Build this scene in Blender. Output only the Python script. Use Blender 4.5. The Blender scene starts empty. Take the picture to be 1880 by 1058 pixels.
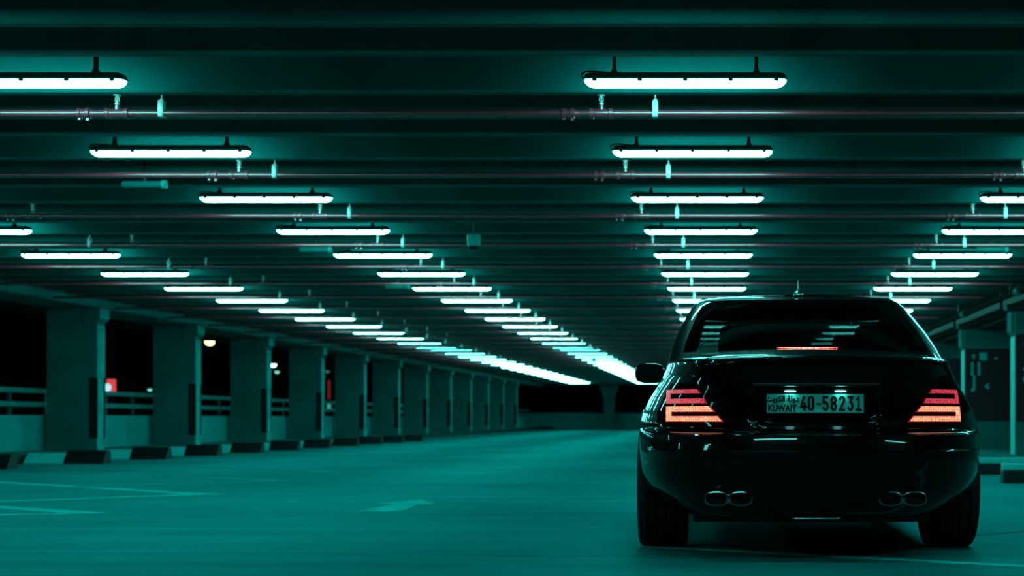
import bpy, bmesh, math, random
import numpy as np
from mathutils import Vector, Matrix

random.seed(7)
SC = bpy.context.scene
COL = SC.collection
PI = math.pi

# ------------------------------------------------------------------ camera, world, exposure
FPX = 2800.0                       # focal length in pixels of the 1880 px wide frame
cam_d = bpy.data.cameras.new('camera')
cam = bpy.data.objects.new('camera', cam_d)
COL.objects.link(cam)
cam.location = (0, 0, .714)
cam.rotation_euler = (PI / 2, 0, 0)
cam_d.sensor_width = 36
cam_d.lens = FPX * 36 / 1880
cam_d.shift_x = -(1322 - 940) / 1880
cam_d.shift_y = (768 - 529) / 1880
cam_d.clip_start = .05
cam_d.clip_end = 600
cam_d.dof.use_dof = True
cam_d.dof.focus_distance = 8.0
cam_d.dof.aperture_fstop = 3.0
SC.camera = cam

w = bpy.data.worlds.new('night_sky')
SC.world = w
w.use_nodes = True
w.node_tree.nodes['Background'].inputs[0].default_value = (.1, .6, .6, 1)
w.node_tree.nodes['Background'].inputs[1].default_value = .0006

SC.view_settings.view_transform = 'Standard'
SC.view_settings.look = 'None'
SC.view_settings.gamma = 1
SC.view_settings.use_curve_mapping = False
SC.view_settings.exposure = 0
SC.cycles.use_denoising = True
SC.cycles.max_bounces = 7
SC.cycles.diffuse_bounces = 3
SC.cycles.glossy_bounces = 4
SC.cycles.transparent_max_bounces = 12
SC.cycles.sample_clamp_indirect = 4

LAMP_COLOR = (.14, 1.0, .91)
LAMP_STRENGTH = 30.0

# ------------------------------------------------------------------ materials
def nodes_of(m):
    m.use_nodes = True
    nt = m.node_tree
    return nt, nt.nodes, nt.links, nt.nodes['Principled BSDF']

def mat(name, color, rough=.5, metal=0., coat=0., coat_rough=.03, spec=.5, noise=None, bump=None, scale=(1, 1, 1)):
    """noise = (scale, low factor, high factor): soft blotches in the surface's own colour; bump = (scale, strength)"""
    m = bpy.data.materials.new(name)
    nt, N, L, b = nodes_of(m)
    b.inputs['Base Color'].default_value = (*color, 1)
    b.inputs['Roughness'].default_value = rough
    b.inputs['Metallic'].default_value = metal
    b.inputs['Coat Weight'].default_value = coat
    b.inputs['Coat Roughness'].default_value = coat_rough
    b.inputs['Specular IOR Level'].default_value = spec
    if noise or bump:
        tc = N.new('ShaderNodeTexCoord')
        mp = N.new('ShaderNodeMapping')
        mp.inputs['Scale'].default_value = scale
        L.new(tc.outputs['Object'], mp.inputs['Vector'])
    if noise:
        n = N.new('ShaderNodeTexNoise')
        n.inputs['Scale'].default_value = noise[0]
        n.inputs['Detail'].default_value = 6
        L.new(mp.outputs[0], n.inputs['Vector'])
        r = N.new('ShaderNodeValToRGB')
        r.color_ramp.elements[0].position = .3
        r.color_ramp.elements[1].position = .72
        r.color_ramp.elements[0].color = (*[c * noise[1] for c in color], 1)
        r.color_ramp.elements[1].color = (*[min(1, c * noise[2]) for c in color], 1)
        L.new(n.outputs['Fac'], r.inputs[0])
        L.new(r.outputs[0], b.inputs['Base Color'])
    if bump:
        n2 = N.new('ShaderNodeTexNoise')
        n2.inputs['Scale'].default_value = bump[0]
        n2.inputs['Detail'].default_value = 5
        L.new(mp.outputs[0], n2.inputs['Vector'])
        bp = N.new('ShaderNodeBump')
        bp.inputs['Strength'].default_value = bump[1]
        bp.inputs['Distance'].default_value = .02
        L.new(n2.outputs['Fac'], bp.inputs['Height'])
        L.new(bp.outputs[0], b.inputs['Normal'])
    return m

def emit(name, color, strength):
    m = bpy.data.materials.new(name)
    nt, N, L, b = nodes_of(m)
    b.inputs['Base Color'].default_value = (.02, .02, .02, 1)
    b.inputs['Emission Color'].default_value = (*color, 1)
    b.inputs['Emission Strength'].default_value = strength
    return m

M = {}
# floor: smooth grey-green slab with long soft blotches and faint trowel streaks
def floor_mat():
    m = bpy.data.materials.new('floor_concrete')
    nt, N, L, b = nodes_of(m)
    tc = N.new('ShaderNodeTexCoord')
    def noise(scale, mapscale, detail):
        mp = N.new('ShaderNodeMapping'); mp.inputs['Scale'].default_value = mapscale
        n = N.new('ShaderNodeTexNoise'); n.inputs['Scale'].default_value = scale; n.inputs['Detail'].default_value = detail
        L.new(tc.outputs['Object'], mp.inputs['Vector']); L.new(mp.outputs[0], n.inputs['Vector'])
        return n.outputs['Fac']
    a = noise(.35, (1, .8, 1), 4)
    c = noise(9, (.35, 1, 1), 8)
    d = noise(90, (1, 1, 1), 3)
    mx = N.new('ShaderNodeMath'); mx.operation = 'MULTIPLY_ADD'; mx.inputs[1].default_value = .28
    L.new(c, mx.inputs[0]); L.new(a, mx.inputs[2])
    m2 = N.new('ShaderNodeMath'); m2.operation = 'MULTIPLY_ADD'; m2.inputs[1].default_value = .12
    L.new(d, m2.inputs[0]); L.new(mx.outputs[0], m2.inputs[2])
    r = N.new('ShaderNodeValToRGB')
    r.color_ramp.elements[0].position = .45; r.color_ramp.elements[0].color = (.0025, .068, .0676, 1)
    r.color_ramp.elements[1].position = .95; r.color_ramp.elements[1].color = (.004, .185, .181, 1)
    L.new(m2.outputs[0], r.inputs[0])
    # poured bays across the hall, each with its own tone, the far ones lightened for distant sheen, and a pale joint between them
    sx = N.new('ShaderNodeSeparateXYZ'); L.new(tc.outputs['Object'], sx.inputs[0])
    my = N.new('ShaderNodeMath'); my.operation = 'MULTIPLY_ADD'; my.inputs[1].default_value = .01; my.inputs[2].default_value = .1
    L.new(sx.outputs['Y'], my.inputs[0])
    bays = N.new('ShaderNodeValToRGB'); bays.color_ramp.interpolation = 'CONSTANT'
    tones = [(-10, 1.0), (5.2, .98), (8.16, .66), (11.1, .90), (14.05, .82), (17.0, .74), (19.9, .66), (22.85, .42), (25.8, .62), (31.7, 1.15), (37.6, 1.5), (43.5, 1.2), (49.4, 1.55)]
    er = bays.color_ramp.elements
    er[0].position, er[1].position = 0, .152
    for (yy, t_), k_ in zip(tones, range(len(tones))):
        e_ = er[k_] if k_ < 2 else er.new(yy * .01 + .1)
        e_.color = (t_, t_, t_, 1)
    jo = N.new('ShaderNodeMath'); jo.operation = 'MULTIPLY_ADD'; jo.inputs[1].default_value = 1 / 2.95; jo.inputs[2].default_value = -8.16 / 2.95 + 20
    L.new(sx.outputs['Y'], jo.inputs[0])
    fq = N.new('ShaderNodeMath'); fq.operation = 'FRACT'; L.new(jo.outputs[0], fq.inputs[0])
    lt = N.new('ShaderNodeMath'); lt.operation = 'LESS_THAN'; lt.inputs[1].default_value = .006; L.new(fq.outputs[0], lt.inputs[0])
    l2 = N.new('ShaderNodeMath'); l2.operation = 'MULTIPLY_ADD'; l2.inputs[1].default_value = .3; l2.inputs[2].default_value = 1; L.new(lt.outputs[0], l2.inputs[0])
    st_ = noise(3.2, (.06, 1, 1), 6)
    s2 = N.new('ShaderNodeMath'); s2.operation = 'MULTIPLY_ADD'; s2.inputs[1].default_value = 1.0; s2.inputs[2].default_value = .5; L.new(st_, s2.inputs[0])
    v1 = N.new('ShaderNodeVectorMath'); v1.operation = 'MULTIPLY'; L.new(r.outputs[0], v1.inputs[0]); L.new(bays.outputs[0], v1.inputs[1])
    v2 = N.new('ShaderNodeVectorMath'); v2.operation = 'SCALE'; L.new(v1.outputs[0], v2.inputs[0]); L.new(l2.outputs[0], v2.inputs['Scale'])
    v3 = N.new('ShaderNodeVectorMath'); v3.operation = 'SCALE'; L.new(v2.outputs[0], v3.inputs[0]); L.new(s2.outputs[0], v3.inputs['Scale'])
    bp = N.new('ShaderNodeBump'); bp.inputs['Strength'].default_value = .15; bp.inputs['Distance'].default_value = .01
    L.new(c, bp.inputs['Height'])
    df = N.new('ShaderNodeBsdfDiffuse'); gl = N.new('ShaderNodeBsdfGlossy')
    gl.inputs['Color'].default_value = (.02, 1, .97, 1); gl.inputs['Roughness'].default_value = .5
    fr = N.new('ShaderNodeFresnel'); fr.inputs[0].default_value = 1.28
    mx2 = N.new('ShaderNodeMixShader')
    L.new(v3.outputs[0], df.inputs['Color']); L.new(bp.outputs[0], df.inputs['Normal'])
    wk = N.new('ShaderNodeMath'); wk.operation = 'MULTIPLY'; wk.inputs[1].default_value = .19
    L.new(fr.outputs[0], wk.inputs[0]); L.new(wk.outputs[0], mx2.inputs[0]); L.new(df.outputs[0], mx2.inputs[1]); L.new(gl.outputs[0], mx2.inputs[2])
    L.new(mx2.outputs[0], N['Material Output'].inputs['Surface'])
    return m
M['floor'] = floor_mat()
M['ceiling'] = mat('ceiling_concrete', (.005, .19, .181), .85, spec=.1, noise=(1.6, .75, 1.2), bump=(14, .15))
M['concrete'] = mat('wall_concrete', (.006, .22, .211), .8, spec=.15, noise=(1.5, .8, 1.15), bump=(20, .1))
M['parapet'] = mat('pale_concrete', (.010, .55, .525), .8, spec=.15, noise=(1.5, .8, 1.15), bump=(20, .1))
M['lit_endpaint'] = mat('lit_column_paint', (.012, .60, .57), .7, spec=.15, noise=(3, .6, 1.15))  # pale paint, lightened to carry lamp light on the lane-facing ends
M['darkpipe'] = mat('dark_pipe_paint', (.003, .008, .008), .85, spec=.05)
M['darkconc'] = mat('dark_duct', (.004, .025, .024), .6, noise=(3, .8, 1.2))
M['maroon'] = mat('maroon_paint', (.10, .012, .022), .55, noise=(2, .85, 1.1))
M['white_paint'] = mat('white_paint', (.02, .85, .81), .6, noise=(5, .85, 1.05))
M['line_paint'] = mat('line_paint', (.004, .70, .67), .6, spec=0, noise=(6, .7, 1.1))
M['dim_line'] = mat('worn_line_paint', (.004, .42, .40), .6, spec=0, noise=(8, .75, 1.1))
M['black_paint'] = mat('black_paint', (.008, .010, .011), .45, noise=(6, .8, 1.3))
M['rubber'] = mat('black_rubber', (.010, .012, .013), .7, noise=(20, .8, 1.2))
M['tyre'] = mat('tyre_rubber', (.006, .008, .008), .75)
M['galv'] = mat('galvanised_steel', (.85, .85, .80), .38, metal=.3, noise=(30, .8, 1.1))
M['rail'] = mat('rail_paint', (.012, .42, .39), .5, noise=(4, .8, 1.1))
M['pipe'] = mat('red_pipe_paint', (.46, .035, .062), .35, spec=.6, coat=1, coat_rough=.27)
M['pipe'].node_tree.nodes['Principled BSDF'].inputs['Coat IOR'].default_value = 2.0
M['housing'] = mat('grey_plastic', (.02, .13, .12), .5, noise=(12, .85, 1.1))
M['bracket'] = mat('dark_steel', (.012, .03, .03), .5)
M['camera_body'] = mat('camera_plastic', (.03, .75, .70), .4)
M['dome'] = mat('camera_dome', (.004, .01, .01), .08, coat=1)
M['ground'] = mat('night_asphalt', (.010, .012, .012), .9, noise=(.6, .7, 1.3))
M['soffit'] = mat('opening_dark', (.006, .008, .008), .9)
M['lamp'] = emit('lamp_diffuser', LAMP_COLOR, LAMP_STRENGTH)

M['car_paint'] = mat('black_car_paint', (.0012, .0018, .0018), .3, coat=1, coat_rough=.015, spec=.03)
M['car_paint'].node_tree.nodes['Principled BSDF'].inputs['Coat IOR'].default_value = 1.31
M['car_trim'] = mat('black_trim', (.004, .005, .005), .45)
M['seam'] = mat('panel_gap', (.002, .002, .002), .9)
M['chrome'] = mat('chrome', (.55, .62, .60), .12, metal=1)
M['exhaust'] = mat('exhaust_chrome', (.35, .42, .40), .22, metal=1)
M['pipe_plug'] = mat('exhaust_inside', (.003, .003, .003), .9)
M['seat'] = mat('dark_leather', (.004, .005, .005), .6, spec=.08)
M['alloy'] = mat('alloy', (.18, .22, .21), .3, metal=.9)
M['plate'] = mat('plate_white', (.25, .78, .70), .35, noise=(3, .95, 1.02))
M['plate_ink'] = mat('plate_ink', (.004, .008, .010), .4)
M['lens'] = mat('red_lens', (.05, .0015, .003), .12, coat=1, spec=0)
M['lens'].node_tree.nodes['Principled BSDF'].inputs['Coat IOR'].default_value = 1.25
M['plate_lamp'] = emit('plate_lamp_glow', (.12, 1, .9), 22)

def led_mat(name, deep, hot, s_deep, s_hot, scale):
    m = bpy.data.materials.new(name)
    nt, N, L, b = nodes_of(m)
    b.inputs['Base Color'].default_value = (.08, .004, .006, 1)
    b.inputs['Roughness'].default_value = .3
    tc = N.new('ShaderNodeTexCoord')
    mp = N.new('ShaderNodeMapping'); mp.inputs['Scale'].default_value = (1, .0, 1)
    v = N.new('ShaderNodeTexVoronoi'); v.inputs['Scale'].default_value = scale; v.inputs['Randomness'].default_value = .35
    L.new(tc.outputs['Object'], mp.inputs['Vector']); L.new(mp.outputs[0], v.inputs['Vector'])
    r = N.new('ShaderNodeValToRGB')
    r.color_ramp.elements[0].position = .15; r.color_ramp.elements[1].position = .6
    r.color_ramp.elements[0].color = (*[c * s_hot for c in hot], 1)
    r.color_ramp.elements[1].color = (*[c * s_deep for c in deep], 1)
    L.new(v.outputs['Distance'], r.inputs[0])
    L.new(r.outputs[0], b.inputs['Emission Color'])
    b.inputs['Emission Strength'].default_value = 1
    return m
M['led_dim'] = led_mat('led_band_dim', (.35, .004, .02), (1, .10, .16), 1.0, 1.0, 115)
M['led_hot'] = led_mat('led_band_bright', (1, .15, .07), (1, .60, .34), 1.15, 1.5, 100)
M['led_stop'] = led_mat('led_stop_strip', (1, .02, .03), (1, .16, .12), 10, 26, 70)

M['led_halo'] = emit('red_halo_glow', (1, .006, .03), .38)  # glow put round the LED bands as their halo, not a lamp part
M['led_halo_dim'] = emit('red_halo_glow_dim', (1, .006, .05), .16)

def glass_mat(name, tint):
    m = bpy.data.materials.new(name)
    nt, N, L, b = nodes_of(m)
    out = N['Material Output']
    t = N.new('ShaderNodeBsdfTransparent'); t.inputs[0].default_value = (*tint, 1)
    g = N.new('ShaderNodeBsdfGlossy'); g.inputs['Roughness'].default_value = .015; g.inputs[0].default_value = (.8, .85, .85, 1)
    lw = N.new('ShaderNodeLayerWeight'); lw.inputs[0].default_value = .5
    pw = N.new('ShaderNodeMath'); pw.operation = 'POWER'; pw.inputs[1].default_value = 5
    f = N.new('ShaderNodeMath'); f.operation = 'MULTIPLY_ADD'; f.inputs[1].default_value = .96; f.inputs[2].default_value = .03
    L.new(lw.outputs['Facing'], pw.inputs[0]); L.new(pw.outputs[0], f.inputs[0])
    mx = N.new('ShaderNodeMixShader')
    L.new(f.outputs[0], mx.inputs[0]); L.new(t.outputs[0], mx.inputs[1]); L.new(g.outputs[0], mx.inputs[2])
    L.new(mx.outputs[0], out.inputs['Surface'])
    return m
M['glass'] = glass_mat('tinted_glass', (.030, .040, .039))
M['clear'] = glass_mat('clear_glass', (.70, .78, .77))

# ------------------------------------------------------------------ mesh helpers
class MB:
    def __init__(s):
        s.v, s.f = [], []
    def add(s, verts, faces):
        k = len(s.v)
        s.v += [tuple(p) for p in verts]
        s.f += [tuple(i + k for i in f) for f in faces]
        return s
    def box(s, x0, x1, y0, y1, z0, z1, c=0.):
        if c <= 0:
            return s.add([(x, y, z) for z in (z0, z1) for y in (y0, y1) for x in (x0, x1)],
                         [(0, 2, 3, 1), (4, 5, 7, 6), (0, 1, 5, 4), (2, 6, 7, 3), (0, 4, 6, 2), (1, 3, 7, 5)])
        bm = bmesh.new()
        bmesh.ops.create_cube(bm, size=1)
        for v in bm.verts:
            v.co = Vector(((x0 + x1) / 2 + v.co.x * (x1 - x0), (y0 + y1) / 2 + v.co.y * (y1 - y0), (z0 + z1) / 2 + v.co.z * (z1 - z0)))
        bmesh.ops.bevel(bm, geom=list(bm.edges), offset=c, segments=2, affect='EDGES', profile=.5)
        bm.verts.index_update()
        vs = [v.co[:] for v in bm.verts]; fs = [[v.index for v in f.verts] for f in bm.faces]
        bm.free()
        return s.add(vs, fs)
    def tube(s, pts, r, n=10, caps=True):
        pts = [Vector(p) for p in pts]
        rs = r if isinstance(r, (list, tuple)) else [r] * len(pts)
        rings = []
        prev = None
        for i, p in enumerate(pts):
            d = (pts[min(i + 1, len(pts) - 1)] - pts[max(i - 1, 0)])
            if d.length < 1e-9:
                d = prev or Vector((0, 0, 1))
            d = d.normalized(); prev = d
            up = Vector((0, 0, 1)) if abs(d.z) < .9 else Vector((1, 0, 0))
            a = d.cross(up).normalized(); b = a.cross(d)
            rings.append([p + (a * math.cos(2 * PI * k / n) + b * math.sin(2 * PI * k / n)) * rs[i] for k in range(n)])
        vs = [q for R in rings for q in R]
        fs = [(i * n + k, i * n + (k + 1) % n, (i + 1) * n + (k + 1) % n, (i + 1) * n + k) for i in range(len(pts) - 1) for k in range(n)]
        if caps:
            fs += [tuple(range(n))[::-1], tuple((len(pts) - 1) * n + k for k in range(n))]
        return s.add(vs, fs)
    def lathe(s, prof, axis='z', c=(0, 0, 0), n=24, closed=False):
        """prof: list of (radius, position along axis)"""
        vs = []
        for r, h in prof:
            for k in range(n):
                a = 2 * PI * k / n
                p = (r * math.cos(a), r * math.sin(a), h)
                if axis == 'x': p = (h, p[0], p[1])
                if axis == 'y': p = (p[1], h, p[0])
                vs.append((p[0] + c[0], p[1] + c[1], p[2] + c[2]))
        m = len(prof)
        fs = [(i * n + k, i * n + (k + 1) % n, ((i + 1) % m) * n + (k + 1) % n, ((i + 1) % m) * n + k) for i in range(m if closed else m - 1) for k in range(n)]
        if not closed:
            fs += [tuple(range(n))[::-1], tuple((m - 1) * n + k for k in range(n))]
        return s.add(vs, fs)
    def prism(s, poly, axis, a, b):
        """poly in the two other axes (in order), extruded along axis from a to b"""
        n = len(poly)
        def P(p, h):
            return {'x': (h, p[0], p[1]), 'y': (p[0], h, p[1]), 'z': (p[0], p[1], h)}[axis]
        return s.add([P(p, a) for p in poly] + [P(p, b) for p in poly],
                     [tuple(range(n))[::-1], tuple(range(n, 2 * n))] + [(i, (i + 1) % n, n + (i + 1) % n, n + i) for i in range(n)])
    def mesh(s, name, m, smooth=None):
        me = bpy.data.meshes.new(name)
        me.from_pydata(s.v, [], s.f)
        bm = bmesh.new(); bm.from_mesh(me)
        bmesh.ops.recalc_face_normals(bm, faces=list(bm.faces))
        bm.to_mesh(me); bm.free()
        if m: me.materials.append(m)
        if smooth is not None:
            me.shade_smooth()
            me.set_sharp_from_angle(angle=math.radians(smooth))
        me.update()
        return me
    def build(s, name, m, parent=None, loc=None, smooth=None):
        o = bpy.data.objects.new(name, s.mesh(name, m, smooth))
        COL.objects.link(o)
        if parent: o.parent = parent
        if loc: o.location = loc
        return o

def tag(o, label=None, cat=None, group=None, kind=None):
    if label: o['label'] = label
    if cat: o['category'] = cat
    if group: o['group'] = group
    if kind: o['kind'] = kind
    return o

def empty(name, loc=(0, 0, 0), rz=0):
    o = bpy.data.objects.new(name, None)
    COL.objects.link(o)
    o.location = loc
    o.rotation_euler = (0, 0, rz)
    o.empty_display_size = .1
    return o

def copy_tree(o, parent=None):
    c = o.copy()
    COL.objects.link(c)
    if parent:
        c.parent = parent
    for ch in list(KIDS.get(o.name, [])) or [x for x in o.children]:
        copy_tree(ch, c)
    return c
KIDS = {}

ORD = ['first', 'second', 'third', 'fourth', 'fifth', 'sixth', 'seventh', 'eighth', 'ninth', 'tenth', 'eleventh', 'twelfth', 'thirteenth',
       'fourteenth', 'fifteenth', 'sixteenth', 'seventeenth', 'eighteenth', 'nineteenth']
TENS = {2: 'twenty', 3: 'thirty', 4: 'forty'}
def ordinal(k):                       # k from 1
    if k <= 19: return ORD[k - 1]
    t, u = divmod(k, 10)
    if u == 0: return {2: 'twentieth', 3: 'thirtieth', 4: 'fortieth'}[t]
    return TENS[t] + '-' + ORD[u - 1]

# ------------------------------------------------------------------ the setting
PITCH = 2.51
Y1 = 9.46                              # first tube light
RIB_Z = 2.81
SLAB_Z = 3.22
XL, XR = -10.97, 4.71                  # lane-facing ends of the columns
XPL, XPR = -11.95, 5.80                # parapets
Y_FAR = 100

mb = MB(); mb.add([(-14, -14, 0), (9, -14, 0), (9, Y_FAR + 4, 0), (-14, Y_FAR + 4, 0)], [(0, 1, 2, 3)])
mb.add([(-14, -14, -.25), (9, -14, -.25), (9, Y_FAR + 4, -.25), (-14, Y_FAR + 4, -.25)], [(3, 2, 1, 0)])
tag(mb.build('floor', M['floor']), 'smooth grey green concrete floor of the car park', 'floor', kind='structure')

# ceiling: slab with a wide rib and a thin rib in every light bay
mb = MB(); mb.box(-14, 9, -14, Y_FAR, SLAB_Z, SLAB_Z + .25)
tag(mb.build('ceiling', M['ceiling']), 'dark concrete ceiling slab over the car park', 'ceiling', kind='structure')
rib = MB().prism([(0, RIB_Z + .012), (.012, RIB_Z), (.098, RIB_Z), (.11, RIB_Z + .012), (.14, SLAB_Z + .02), (-.03, SLAB_Z + .02)], 'x', -14, 9).mesh('ceiling_beam', M['ceiling'])
k = -9
while Y1 + k * PITCH < Y_FAR - 3:
    for q in (.34, 1.13, 1.80):
        o = bpy.data.objects.new('ceiling_beam', rib); COL.objects.link(o)
        o.location = (0, Y1 + k * PITCH + q, 0)
        tag(o, 'narrow concrete ceiling beam crossing over the driving lane', 'beam', 'ceiling beams', 'structure')
    k += 1

# ground outside, lower kerbs, parapet walls
mb = MB(); mb.add([(-220, -60, -.3), (160, -60, -.3), (160, 330, -.3), (-220, 330, -.3)], [(0, 1, 2, 3)])
tag(mb.build('ground_outside', M['ground']), 'dark ground outside in the night', 'ground', kind='structure')
mb = MB().box(-10.935, -10.90, -14, Y_FAR, 0, .145)  # black strip put where the kerb side lies in shade
tag(mb.build('trim_3', M['black_paint']), 'dark strip for the shade along the kerb by the guarded columns', 'kerb', kind='structure')
mb = MB().box(-14, -10.93, -14, Y_FAR, 0, .15)
tag(mb.build('trim_1', M['concrete']), 'raised concrete kerb under the guarded columns', 'kerb', kind='structure')
mb = MB().box(4.45, 9, -14, Y_FAR, 0, .12)
tag(mb.build('trim_2', M['concrete']), 'raised concrete kerb under the maroon columns', 'kerb', kind='structure')
mb = MB().box(XPL - .15, XPL, -14, 96, .15, .765)
tag(mb.build('wall_left', M['parapet']), 'low concrete parapet wall under the metal rails', 'wall', kind='structure')
mb = MB().box(XPR, XPR + .15, -14, Y_FAR, .12, 2.2)
tag(mb.build('wall_right', M['concrete']), 'concrete wall behind the maroon columns', 'wall', kind='structure')
mb = MB().box(-14, 9, Y_FAR, Y_FAR + .3, 0, 1.05)
tag(mb.build('wall_back', M['parapet']), 'low concrete wall closing the far end', 'wall', kind='structure')
mb = MB().box(-14, 9, -14.3, -14, 0, SLAB_Z)
tag(mb.build('wall_front', M['soffit']), 'dark wall behind the camera', 'wall', kind='structure')
# edge beams over the two column rows
mb = MB().box(-11.86, -10.99, -14, 96, 2.66, SLAB_Z)
tag(mb.build('beam_left', M['concrete']), 'concrete edge beam over the guarded columns', 'beam', kind='structure')
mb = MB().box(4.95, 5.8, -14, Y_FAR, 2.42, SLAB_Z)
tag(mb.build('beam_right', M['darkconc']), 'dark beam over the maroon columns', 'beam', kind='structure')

# columns with rubber corner guards along the parapet
y0c = 26.85
GUARD = [(x, z) for x, z in ()]
def column_left(y, i):
    mb = MB()
    mb.box(-11.86, XL, y, y + .34, .15, 2.67, .012)
    mb.prism([(-11.2, 2.36), (XL + .02, 2.42), (XL + .06, 2.47), (XL + .06, 2.67), (-11.2, 2.67)], 'y', y - .04, y + .38)
    c = mb.build('column', M['concrete'])
    tag(c, 'concrete column with black corner guards, %s from the camera' % ordinal(i + 1), 'column', 'columns along the parapet', 'structure')
    MB().box(XL - .01, XL + .006, y + .004, y + .336, .16, 2.36).build('lit_end_paint', M['lit_endpaint'], c)
    MB().box(XL + .05, XL + .068, y - .036, y + .376, 2.475, 2.65).build('lit_head_paint', M['lit_endpaint'], c)  # column head lightened to stand in for lamp light on it
    for (x0, x1, ya, yb) in ((XL - .14, XL + .012, y - .014, y + .02), (XL - .02, XL + .012, y + .28, y + .354)):
        g = MB().box(x0, x1, ya, yb, .36, 1.43, .008).build('corner_guard', M['rubber'])
        g.parent = c
    return c
n_left = 12
for i in range(-1, n_left):
    column_left(y0c + i * 5.03, i + 1)

# maroon blade columns with parking numbers on the other side
def flat_text(body, size, mt, name, loc, parent=None, ext=.003, sx=1., offset=0., align='CENTER', bevel=0.):
    cu = bpy.data.curves.new(name, 'FONT')
    cu.body = body; cu.size = size; cu.extrude = ext; cu.offset = offset; cu.resolution_u = 3
    cu.align_x = align; cu.align_y = 'CENTER'
    o = bpy.data.objects.new(name + '_src', cu)
    COL.objects.link(o)
    bpy.context.view_layer.update()
    me = bpy.data.meshes.new_from_object(o.evaluated_get(bpy.context.evaluated_depsgraph_get()))
    bpy.data.objects.remove(o)
    me.name = name
    me.transform(Matrix.Rotation(PI / 2, 4, 'X') @ Matrix.Diagonal((sx, 1, 1, 1)))
    me.materials.clear(); me.materials.append(mt)
    o = bpy.data.objects.new(name, me)
    COL.objects.link(o)
    if parent: o.parent = parent
    o.location = loc
    return o

def column_right(y, i, lines):
    c = MB().box(XR, 5.78, y, y + .36, .12, 2.42, .01).prism([(XR + .3, 2.02), (XR - .01, 2.05), (XR - .05, 2.10), (XR - .05, 2.42), (XR + .3, 2.42)], 'y', y + .06, y + .42).build('column', M['concrete'])
    tag(c, 'concrete column with a maroon face, %s from the camera' % ordinal(i + 1), 'column', 'columns with maroon faces', 'structure')
    MB().box(XR - .006, XR + .01, y + .004, y + .356, .13, 2.02).build('lit_end_paint', M['white_paint'], c)  # white used to brighten the end as lamp light would
    MB().box(XR + .012, 5.79, y - .012, y + .3, .66, 2.05).build('painted_panel', M['maroon'], c)
    for (body, size, x, z, kind) in lines:
        if kind == 'text':
            flat_text(body, size, M['line_paint'], 'lettering', (x, y - .016, z), c, sx=.80, offset=.014)
        else:
            h = size / 2
            if kind == 'square':
                b = MB().box(x - h, x + h, y - .018, y - .013, z - h, z + h, .002)
            else:
                b = MB().prism([(x - h * .35, z - h), (x + h * .35, z - h), (x + h * .35, z), (x + h, z), (x, z + h), (x - h, z), (x - h * .35, z)], 'y', y - .018, y - .013)
            b.build('symbol', M['line_paint'], c)
yR = 24.35
def sign_lines(a, b):
    return [('arrow', .10, XR + .17, 1.90, 'arrow'), ('sq', .15, XR + .36, 1.90, 'square'), ('..', .14, XR + .6, 1.90, 'text'),
            (a, .33, XR + .21, 1.65, 'text'), (b, .31, XR + .18, 1.40, 'text'), ('<', .16, XR + .43, 1.32, 'text')]
column_right(yR - 5.03, 0, [])
column_right(yR, 1, sign_lines('1', '3'))
column_right(yR + 5.03, 2, sign_lines('11', 'J'))
for i in range(2, 8):
    column_right(yR + 5.03 * i, i + 1, [])

# far column with a flared head
c = MB().prism([(-7.35, 0), (-6.70, 0), (-6.66, 2.0), (-6.4, 2.81), (-7.65, 2.81), (-7.39, 2.0)], 'y', 96.5, 97.1).build('column', M['concrete'])
tag(c, 'lone concrete column with a flared head at the far end', 'column', kind='structure')

# railing on the parapet
rl = empty('parapet_railing', (XPL - .08, 20, .765))
tag(rl, 'painted metal railing with two rails on top of the low parapet wall', 'railing')
for z in (.19, .43):
    MB().box(-.03, .05, -6, 76, z - .045, z + .045, .015).build('rail', M['rail'], rl)
pm = MB().box(-.03, .03, -.03, .03, 0, .40, .005).mesh('post', M['housing'])
for i in range(40):
    o = bpy.data.objects.new('post', pm); COL.objects.link(o); o.parent = rl
    o.location = (0, -5 + i * 1.35, 0)

# painted floor marks
def strip(mb, a, b, wd, z=.004):
    a, b = Vector((*a, 0)), Vector((*b, 0))
    n = (b - a).normalized().cross(Vector((0, 0, 1))) * wd / 2
    mb.prism([(a + n)[:2], (b + n)[:2], (b - n)[:2], (a - n)[:2]], 'z', .0005, z)
tips = [(11.42, -4.55), (14.23, -4.66), (17.2, -4.8), (20.3, -4.95)]
for i, (ty, tx) in enumerate(tips):
    y, x = ty, tx
    wd = .12
    inn = .14
    poly = [(x, y), (x - 4.2, y + 3.5), (x - 4.2 - .09, y + 3.5 - .09), (x - .33, y - .0), (x - 1.9 - .0, y - 1.52), (x - 1.9 + .09, y - 1.61)]
    if i == 0: poly = [(x, y), (x - 4.2, y + 3.05), (x - 4.2 - .09, y + 2.96), (x - .36, y), (x - 2.2, y - .68), (x - 2.15, y - .79)]
    mb = MB().prism(poly, 'z', .0005, .004)
    tag(mb.build('floor_marking', M['line_paint'] if i < 2 else M['dim_line']), 'painted parking chevron on the floor, %s from the camera' % ordinal(i + 1), 'floor marking', 'chevron bay lines')
ar = [(-2.62, 13.35), (-2.36, 12.62), (-2.5, 12.62), (-2.43, 11.62), (-2.75, 11.62), (-2.70, 12.62), (-2.86, 12.62)]
tag(MB().prism(ar, 'z', .0005, .004).build('floor_arrow', M['line_paint']), 'painted direction arrow pointing up the driving lane', 'floor arrow')
mb = MB(); strip(mb, (-.47, 8.52), (2.2, 6.86), .09)
tag(mb.build('floor_marking', M['line_paint']), 'thin painted bay line running under the black car', 'floor marking')
mb = MB(); strip(mb, (1.45, 9.2), (3.6, 11.3), .07)
tag(mb.build('floor_marking', M['dim_line']), 'thin painted bay line on the floor beside the car, toward the maroon columns', 'floor marking')

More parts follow.
